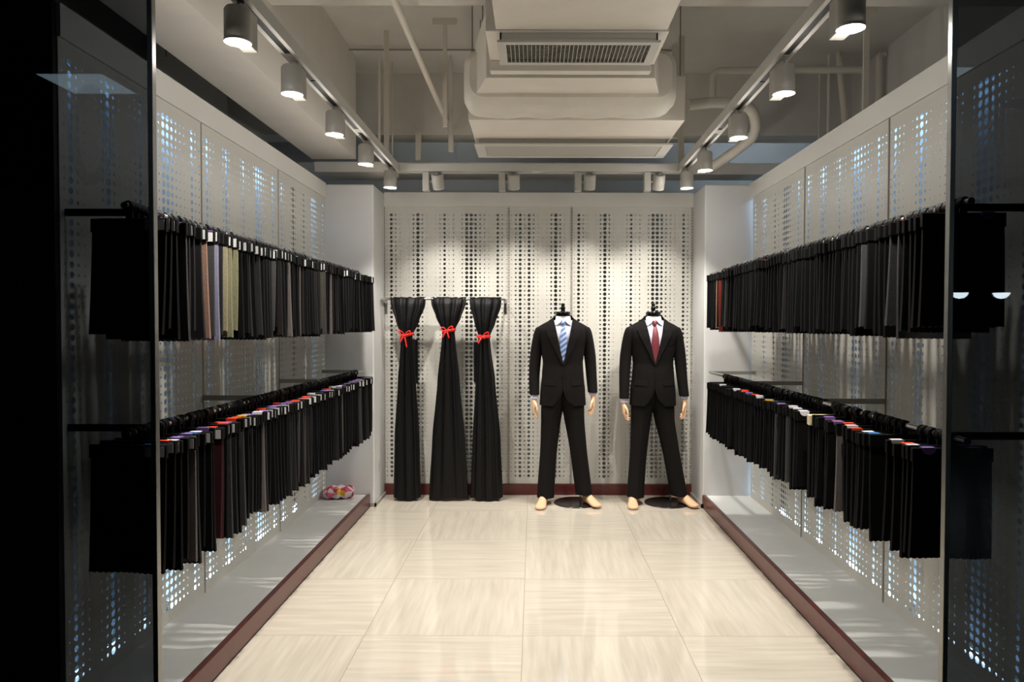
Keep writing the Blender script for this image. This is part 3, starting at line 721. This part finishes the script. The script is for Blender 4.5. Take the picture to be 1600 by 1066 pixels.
# ------------------------------------------------------------------ drapes on the back rail
YD = 6.02
t = thing('drape_rail', (-.78, YD, 1.715), 'short steel rail on the back wall holding three black drapes', 'clothes rail')
MB().tube(arc_pts([(-.515, YB-.004-YD, -.03), (-.515, 0, 0), (.53, 0, 0), (.53, YB-.004-YD, -.03)], .05), .0105, 12).build('bar', 'steel', t)
for x in (-.515, .53): MB().box(x-.012, x+.012, YB-.009-YD, YB-.004-YD, -.12, .0).build('wall_bracket', 'brushed', t)
def drape(cx, keys, label, bz, bow, tail=None, seed=1):
    # keys: (z, x centre, half width, half depth, fold amplitude)
    t = thing('black_drape', (cx, YD, .02), label, 'drape', 'tied black drapes')
    n = 96; rings = []; r_ = random.Random(seed); ph = r_.random()*6
    zs = [.0]+[k*.03 for k in range(1, 56)]+[1.66, 1.68, 1.693, 1.70, 1.706]
    for z in zs:
        xc, hw, hd, am = interp(keys, z); ring = []
        for k in range(n):
            a_ = 2*PI*k/n; f = am*(math.sin(9*a_+ph+.8*math.sin(z*2)) + .45*math.sin(17*a_+ph*2))
            if z < .05: zz = z+.012*math.sin(a_*2+ph)*(1-z/.05)
            else: zz = z
            ring.append((xc+hw*math.cos(a_)+f*.2*math.cos(a_), -.005+(hd+f)*math.sin(a_), zz + (.006*math.sin(13*a_+ph) if z > 1.69 else 0)))
        rings.append(ring)
    MB().loft(rings).build('cloth', 'drape_black', t, sharp=70)
    if tail:
        x0, x1, z0, z1 = tail; q = MB(); rg = []
        for z in [z0+(z1-z0)*k/10 for k in range(11)]:
            rg.append([(x0+(x1-x0)*k/10, -.02+.006*math.sin(k*1.3+z*3), z) for k in range(11)]+[(x0+(x1-x0)*k/10, -.012+.006*math.sin(k*1.3+z*3), z) for k in range(10, -1, -1)])
        q.loft(rg).build('cloth_end', 'drape_black', t)
    xc, hw, hd, am = interp(keys, bz)
    rb = MB(); rings = []
    for dz, e_ in ((-.012, .004), (-.006, .007), (.006, .007), (.012, .004)):
        rings.append([(xc+(hw+e_+am*.3)*math.cos(2*PI*k/32), -.005+(hd+e_+am)*math.sin(2*PI*k/32), bz+dz+.012*math.cos(2*PI*k/32)*bow) for k in range(32)])
    rb.loft(rings, cap=False)
    rbn = rb.build('ribbon', 'ribbon_red', t, solid=.002)
    yb = -.005-hd-am-.014; kx = xc-.01
    k_ = MB().lathe([(0, -.011), (.009, -.009), (.012, 0), (.009, .009), (0, .011)], c=(kx, yb, bz), n=12); k_.build('knot', 'ribbon_red', rbn)
    lo = MB()
    for s, (dx, dz) in ((-1, (-.045, .030*bow)), (1, (.050, .035))):
        c0 = Vector((kx, yb, bz)); tip = Vector((kx+dx, yb-.012, bz+dz)); up = Vector((-dz, 0, dx)).normalized()*.013*s
        P = [c0, c0.lerp(tip, .5)+up, tip+up*.6, tip-up*.6, c0.lerp(tip, .5)-up*1.1, c0]
        lo.tube(arc_pts(P, .02, 3), .0045, 6, flat=.5)
    for dx, dz in ((-.035, -.055), (.02, -.075*abs(bow))):
        lo.tube([(kx, yb, bz), (kx+dx*.5, yb-.012, bz+dz*.4), (kx+dx, yb-.008, bz+dz)], [.004, .006, .0055], 6, flat=.4)
    lo.build('bow', 'ribbon_red', rbn)
    return t
drape(-1.075, [(0, .0, .115, .04, .008), (.5, -.0, .105, .05, .010), (1.0, .0, .075, .05, .010), (1.30, .0, .052, .04, .008), (1.385, .0, .047, .036, .006), (1.5, .005, .095, .045, .010), (1.64, .01, .145, .034, .011), (1.70, .01, .15, .016, .006)],
      'black drape tied with red ribbon on the back rail, leftmost of the three', 1.385, 1.3, tail=(.0, .095, .98, 1.35), seed=3)
drape(-.720, [(0, .0, .168, .035, .006), (.08, .0, .164, .045, .008), (.5, .0, .14, .05, .010), (1.0, .0, .095, .05, .010), (1.35, .0, .058, .04, .008), (1.425, .0, .050, .036, .006), (1.54, .0, .105, .045, .010), (1.65, .0, .145, .034, .011), (1.70, .0, .15, .016, .006)],
      'black drape tied with red ribbon on the back rail, middle of the three', 1.425, .8, seed=5)
drape(-.410, [(0, .01, .138, .04, .010), (.5, .01, .118, .05, .010), (1.0, -.0, .082, .05, .010), (1.30, -.01, .053, .04, .008), (1.375, -.01, .047, .036, .006), (1.5, -.005, .09, .045, .010), (1.64, .0, .132, .034, .011), (1.70, .0, .135, .016, .006)],
      'black drape tied with red ribbon on the back rail, rightmost of the three', 1.375, .2, tail=(-.098, .0, .99, 1.33), seed=8)

# ------------------------------------------------------------------ mannequins
TK = [(.80, .186, .122), (.83, .186, .122), (.95, .180, .126), (1.08, .167, .118), (1.18, .160, .110), (1.30, .176, .120), (1.40, .198, .124), (1.45, .208, .112), (1.478, .204, .098), (1.50, .165, .085), (1.52, .125, .076), (1.54, .092, .070), (1.555, .074, .066), (1.575, .066, .062)]
def tp(th, z, off=0):
    a, b = interp(TK, z); c, s = math.cos(th), math.sin(th)
    e_ = .85; sg = lambda v: math.copysign(abs(v)**e_, v)
    return Vector(((a+off)*sg(s), -(b+off)*sg(c), z))
def th_at(w, z):
    a, b = interp(TK, z); q = max(-1, min(1, w/a)); return math.asin(math.copysign(abs(q)**(1/.85), q))
def opening(z):
    if z > 1.18: return .078*((z-1.18)/.37)**.9 if z < 1.55 else .078
    if z > .98: return -.001 if z > 1.05 else -.001+.004*(1.05-z)/.07
    return .003+.075*((.98-z)/.15)**2.0
def surf(w, z, off): return tp(th_at(w, z), z, off)
def make_hand(parent, x, y, z, s, curl):
    h = MB()
    # palm as loft, hanging down, thumb toward the front
    rings = []
    for dz, a, b, dy in ((.045, .022, .024, .0), (.02, .021, .022, 0), (0, .020, .026, -.002), (-.03, .018, .036, -.006), (-.06, .016, .040, -.010), (-.08, .014, .038, -.012), (-.088, .009, .03, -.012)):
        rings.append([(x+a*math.cos(2*PI*k/16), y+dy+b*math.sin(2*PI*k/16), z+dz) for k in range(16)])
    h.loft(rings)
    for i, (dy, ln) in enumerate(((-.040, .070), (-.021, .080), (-.002, .075), (.016, .058))):
        p = Vector((x, y+dy, z-.078)); c = curl*(.5+.25*i)
        pts = [p]; a_ = 0
        for j, fr_ in enumerate((.42, .33, .25)):
            a_ += c*.55; p = p+Vector((-s*math.sin(a_), -.08, -math.cos(a_))).normalized()*ln*fr_; pts.append(p)
        h.tube(pts, [.0098, .009, .008, .0062], 10)
    p = Vector((x-s*.004, y-.028, z-.02)); h.tube([p, p+Vector((-s*.012, -.026, -.022)), p+Vector((-s*.020, -.036, -.052)), p+Vector((-s*.022, -.038, -.070))], [.013, .011, .0095, .007], 10)
    return h.build('hand', 'skin', parent, remesh=.0045)
def make_foot(parent, x, y, z, yaw, ank=.10):
    f = MB(); M = Matrix.Rotation(yaw, 3, 'Z'); rings = []
    for dy, a, hgt, lift in ((.075, .022, .045, .012), (.06, .030, .062, .004), (.03, .033, .082, 0), (0, .034, .088, 0), (-.035, .036, .074, .0), (-.075, .041, .056, 0), (-.115, .045, .042, 0), (-.150, .044, .034, 0), (-.172, .034, .028, .003), (-.182, .018, .018, .006)):
        r_ = []
        for k in range(16):
            an = 2*PI*k/16; cx, cz = a*math.cos(an), hgt/2*math.sin(an)
            if cz < 0: cz = -(abs(cz)**.6)*((hgt/2)**.4)
            r_.append(M @ Vector((cx, dy, hgt/2+cz+lift)) + Vector((x, y, z)))
        rings.append(r_)
    f.loft(rings)
    f.tube([M @ Vector((0, .02, .04))+Vector((x, y, z)), M @ Vector((0, .03, .09))+Vector((x, y, z)), M @ Vector((0, .035, ank+.09))+Vector((x, y, z))], [.034, .032, .034], 14)
    return f.build('foot', 'skin', parent, remesh=.006)
def make_mannequin(X, Y, label, suit, tiem, P):
    t = thing('mannequin', (X, Y, 0), label, 'mannequin', 'headless mannequins in dark suits')
    # base and rod
    bx, by = P['base']
    bs = MB().lathe([(0, .001), (.185, .001), (.19, .004), (.188, .007), (.02, .010), (0, .010)], c=(bx, by, 0), n=48).build('base_plate', 'dark_steel', t)
    MB().tube([(P['rod'][0], P['rod'][1], .008), (P['rod'][0], P['rod'][1], .36)], .008, 12).build('support_rod', 'steel', t)
    # neck
    MB().lathe([(.058, 1.48), (.053, 1.54), (.056, 1.562), (.0575, 1.567), (.0, 1.568)], n=28).build('neck', 'neck_cream', t)
    nc = MB().lathe([(0, 1.5685), (.054, 1.5685), (.0600, 1.573), (.0625, 1.585), (.0625, 1.602), (.059, 1.608), (0, 1.610)], n=32).build('neck_cap', 'black_gloss', t)
    MB().lathe([(.022, 1.610), (.018, 1.614), (.017, 1.622), (.020, 1.630), (.021, 1.642), (.017, 1.650), (.011, 1.654), (.016, 1.660), (.017, 1.670), (.010, 1.678), (0, 1.680)], n=20).build('knob', 'black_gloss', nc)
    # shirt
    zs = [1.15+.02*k for k in range(18)]+[1.505, 1.52, 1.535]
    sh = MB().loft([[tp(2*PI*k/48, z, -.010) for k in range(48)] for z in zs]).build('shirt', 'shirt_white', t)
    # collar
    cl = MB(); rg = []
    for j, (z, rr, up) in enumerate(((1.515, .066, 0), (1.54, .064, 0), (1.565, .061, 0))):
        rg.append([((rr)*math.sin(R(a_)), -(rr*.98)*math.cos(R(a_)), z) for a_ in range(14, 347, 9)])
    cl.loft(rg, cap=False, closed=False)
    for s in (-1, 1):
        pts = [(s*.004, -.069, 1.548), (s*.030, -.062, 1.566), (s*.055, -.036, 1.570), (s*.066, -.040, 1.530), (s*.060, -.085, 1.492), (s*.030, -.088, 1.515)]
        top = [Vector(p) for p in pts]; bt = [p+Vector((0, .004, 0)) for p in top]
        n = len(pts); cl.add(top+bt, [tuple(range(n)), tuple(range(2*n-1, n-1, -1))]+[(i, i+n, (i+1) % n+n, (i+1) % n) for i in range(n)])
    cl.build('collar', 'shirt_white', sh, solid=.002)
    # tie
    def tsurf(w, z, off): q = surf(w, z, -.010); q.y -= off; return q
    ti = MB(); rings = []
    for z, hw, th_ in ((1.535, .016, .006), (1.53, .020, .012), (1.515, .019, .016), (1.495, .012, .012), (1.488, .011, .008)):
        c = -.078 if z > 1.50 else -.086
        rings.append([(hw*math.cos(2*PI*k/14), c-.006+th_*math.sin(2*PI*k/14), z) for k in range(14)])
    tie = ti.loft(rings).build('tie', tiem, t)
    bl = MB(); rings = []
    for z, hw in ((1.492, .011), (1.47, .017), (1.43, .024), (1.38, .029), (1.32, .033), (1.26, .036), (1.17, .038)):
        c = tsurf(0, z, .008).y
        rings.append([(hw*math.cos(2*PI*k/14), c+(.005 if k < 7 else .006)*math.sin(2*PI*k/14), z) for k in range(14)])
    bl.loft(rings).build('tie_blade', tiem, tie)
    # jacket body, open down the front
    zs = [.83, .832]+[.845+.02*k for k in range(36)]; zs = [z for z in zs if z < 1.55]+[1.555]
    rings = []
    for z in zs:
        t0 = th_at(opening(z), z); m_ = 64
        rings.append([tp(t0+(2*PI-2*t0)*k/m_, z, .004+.004*math.sin(z*30)*0) for k in range(m_+1)])
    jk = MB().loft(rings, cap=False, closed=False).build('jacket', suit, t, solid=.006)
    # overlap flap below the button
    fl = MB(); r1 = []
    for z in [1.18-.02*k for k in range(17)]:
        wv = opening(z); x0 = -.004 if z > 1.04 else max(-.004, wv-.004)
        r1.append([surf(x0+(.018)*k/3, z, .008) for k in range(4)] + [surf(x0+(.018)*k/3, z, .003) for k in range(3, -1, -1)])
    fl.loft(r1).build('front_edge', suit, jk)
    # lapels and collar
    for s in (-1, 1):
        lp = MB(); r1 = []
        for k in range(15):
            z = 1.175+.275*k/14; wv = opening(z); lw = .012+.068*(k/14)**1.15
            if k == 14: lw = .080
            r1.append([surf(s*(wv-.002+lw*q/4), z+(.012*q/4 if k > 12 else 0), .008+.010*(q/4)**.7) for q in range(5)] + [surf(s*(wv-.002+lw*q/4), z+(.012*q/4 if k > 12 else 0), .005) for q in range(4, -1, -1)])
        lp.loft(r1).build('lapel', suit, jk)
        lc = MB(); r1 = []
        for k in range(8):
            z = 1.452+.10*k/7; wv = opening(z); lw = .052-.02*(k/7)
            r1.append([surf(s*(wv-.002+lw*q/3), z-.010*q/3+(.014 if k == 0 else 0)*q/3, .0135) for q in range(4)] + [surf(s*(wv-.002+lw*q/3), z-.010*q/3+(.014 if k == 0 else 0)*q/3, .005) for q in range(3, -1, -1)])
        lc.loft(r1).build('collar_leaf', suit, jk)
    cb = MB(); r1 = []
    for z, o_ in ((1.53, .012), (1.55, .010), (1.572, .006), (1.574, .002)):
        r1.append([tp(R(a_), z, o_) for a_ in range(65, 296, 10)])
    cb.loft(r1, cap=False, closed=False).build('collar_back', suit, jk, solid=.004)
    for zb in (1.175, 1.075):
        p = surf(.004, zb, .009); MB().lathe([(0, -.002), (.009, -.002), (.010, .0), (.009, .003), (0, .002)], c=p, n=14, M=Matrix.Rotation(R(90), 3, 'X')).build('button', 'black_plastic', jk)
    for s in (-1, 1):
        pf = MB(); r1 = []
        for k in range(7):
            x = .062+.092*k/6; zc = 1.02+.006*k/6
            r1.append([surf(s*x, zc+.022, .006), surf(s*x, zc+.022, .010), surf(s*x, zc-.024, .011), surf(s*x, zc-.024, .006)])
        pf.loft(r1).build('pocket_flap', suit, jk)
    pf = MB(); r1 = []
    for k in range(5):
        x = .085+.072*k/4; zc = 1.335+.008*k/4
        r1.append([surf(x, zc+.011, .005), surf(x, zc+.011, .009), surf(x, zc-.011, .009), surf(x, zc-.011, .005)])
    pf.loft(r1).build('breast_pocket', suit, jk)
    # sleeves
    for s in (-1, 1):
        cz = P['cuff'][0 if s < 0 else 1]; cx = P['cuffx'][0 if s < 0 else 1]
        K = [(1.484, s*.178, .0, .020, .045), (1.480, s*.184, 0, .036, .062), (1.464, s*.190, 0, .042, .072), (1.42, s*.199, .002, .048, .074), (1.34, s*.213, .006, .049, .066), (1.25, s*.226, .008, .050, .058), (1.15, s*.234, .004, .047, .055), (1.05, s*.240, -.012, .044, .052), (cz+.01, cx, -.034, .041, .048), (cz, cx, -.035, .041, .048), (cz+.004, cx, -.035, .036, .043), (cz+.03, cx, -.03, .035, .042)]
        rings = []
        for z, x, y, a, b in K: rings.append([(x+a*math.cos(2*PI*k/28), y+b*math.sin(2*PI*k/28), z) for k in range(28)])
        sl = MB().loft(rings).build('sleeve', suit, jk, sub=1)
        ch = .030 if s < 0 else .018
        MB().lathe([(.030, .05), (.033, -ch+.003), (.033, -ch), (.027, -ch), (.027, .03)], c=(cx, -.036, cz), n=20).build('cuff', 'shirt_white', sh)
        make_hand(t, cx+s*.002, -.038, cz-.040, s, P['curl'][0 if s < 0 else 1])
    # trousers
    tr = MB()
    for s in (-1, 1):
        hx, hy, hz = P['hem'][0 if s < 0 else 1]
        K = [(.98, s*.045, 0, .120, .105), (.90, s*.062, 0, .116, .108), (.84, s*.078, 0, .102, .104), (.78, s*.092, 0, .090, .096), (.70, s*.097, 0, .084, .090)]
        kx = s*.097+(hx-s*.097)*.42
        K += [(.60, s*.097+(hx-s*.097)*.2, -.002, .078, .085), (.46, kx, -.006, .071, .078), (.34, s*.097+(hx-s*.097)*.62, -.002, .070, .078), (.2, s*.097+(hx-s*.097)*.83, hy*.7, .069, .080), (hz+.02, hx, hy, .071, .086), (hz, hx, hy, .072, .088), (hz+.003, hx, hy, .066, .082), (hz+.06, hx, hy, .062, .076)]
        rings = []
        for z, x, y, a, b in K:
            ring = []
            for k in range(36):
                an = 2*PI*k/36; cs, sn = math.cos(an), math.sin(an)
                cr_ = .006*math.exp(-((an-1.5*PI)/.18)**2) if z < .8 else 0
                wr = .003*math.sin(z*40+an*2) if z < .3 else 0
                ring.append((x+(a+wr)*cs, y+(b+cr_+wr)*sn, z))
            rings.append(ring)
        tr.loft(rings)
    tr.build('trousers', suit, t, sub=1)
    for i, s in enumerate((-1, 1)):
        fx, fy, yaw, fz = P['foot'][i]
        make_foot(t, fx, fy, fz, yaw)
    return t
make_mannequin(.243, 5.93, 'headless mannequin in dark suit with striped blue tie, left of the two', 'suit_one', 'tie_blue',
    dict(base=(.12, .02), rod=(.155, .05), cuff=(.915, .935), cuffx=(-.236, .248), curl=(.45, .7), hem=((-.142, -.01, .055), (.178, .0, .082)),
         foot=((-.163, -.06, R(-10), .0), (.215, -.03, R(24), .010))))
make_mannequin(.996, 5.93, 'headless mannequin in dark suit with dark red tie, right of the two', 'suit_two', 'tie_red',
    dict(base=(.13, .02), rod=(.165, .06), cuff=(.885, .905), cuffx=(-.243, .255), curl=(.9, .6), hem=((-.142, -.01, .06), (.222, .0, .072)),
         foot=((-.170, -.045, R(-6), .0), (.262, -.03, R(22), .010))))

# ------------------------------------------------------------------ small things
cu = MB(); rings = []
for k in range(13):
    u_ = -1+2*k/12; hw = .058*(1-abs(u_)**4*.45); hd = .075*(1-abs(u_)**6*.2)
    rings.append([(u_*.115, hd*math.copysign(abs(math.cos(a_))**.8, math.cos(a_))+.006*math.sin(k*2), .050+hw*.86*math.copysign(abs(math.sin(a_))**.9, math.sin(a_))+.006*math.sin(k*1.7+a_*2)) for a_ in [2*PI*q/20 for q in range(20)]])
o = cu.loft(rings).build('floral_cushion', 'floral'); o.location = (-1.565, 5.69, .099); o.rotation_euler = (0, 0, R(8))
tag(o, 'small pink floral cushion on the left platform against the far column', 'cushion')
o = MB().box(-.003, 0, -.035, .035, -.055, .055).build('wall_socket', 'white_enamel', bevel=.002); o.location = (-1.3065, 5.98, .31); tag(o, 'small white socket plate low on the left column', 'socket')
MB().box(.0002, .003, -.015, .015, -.02, .02).build('socket_insert', 'housing_grey', o)
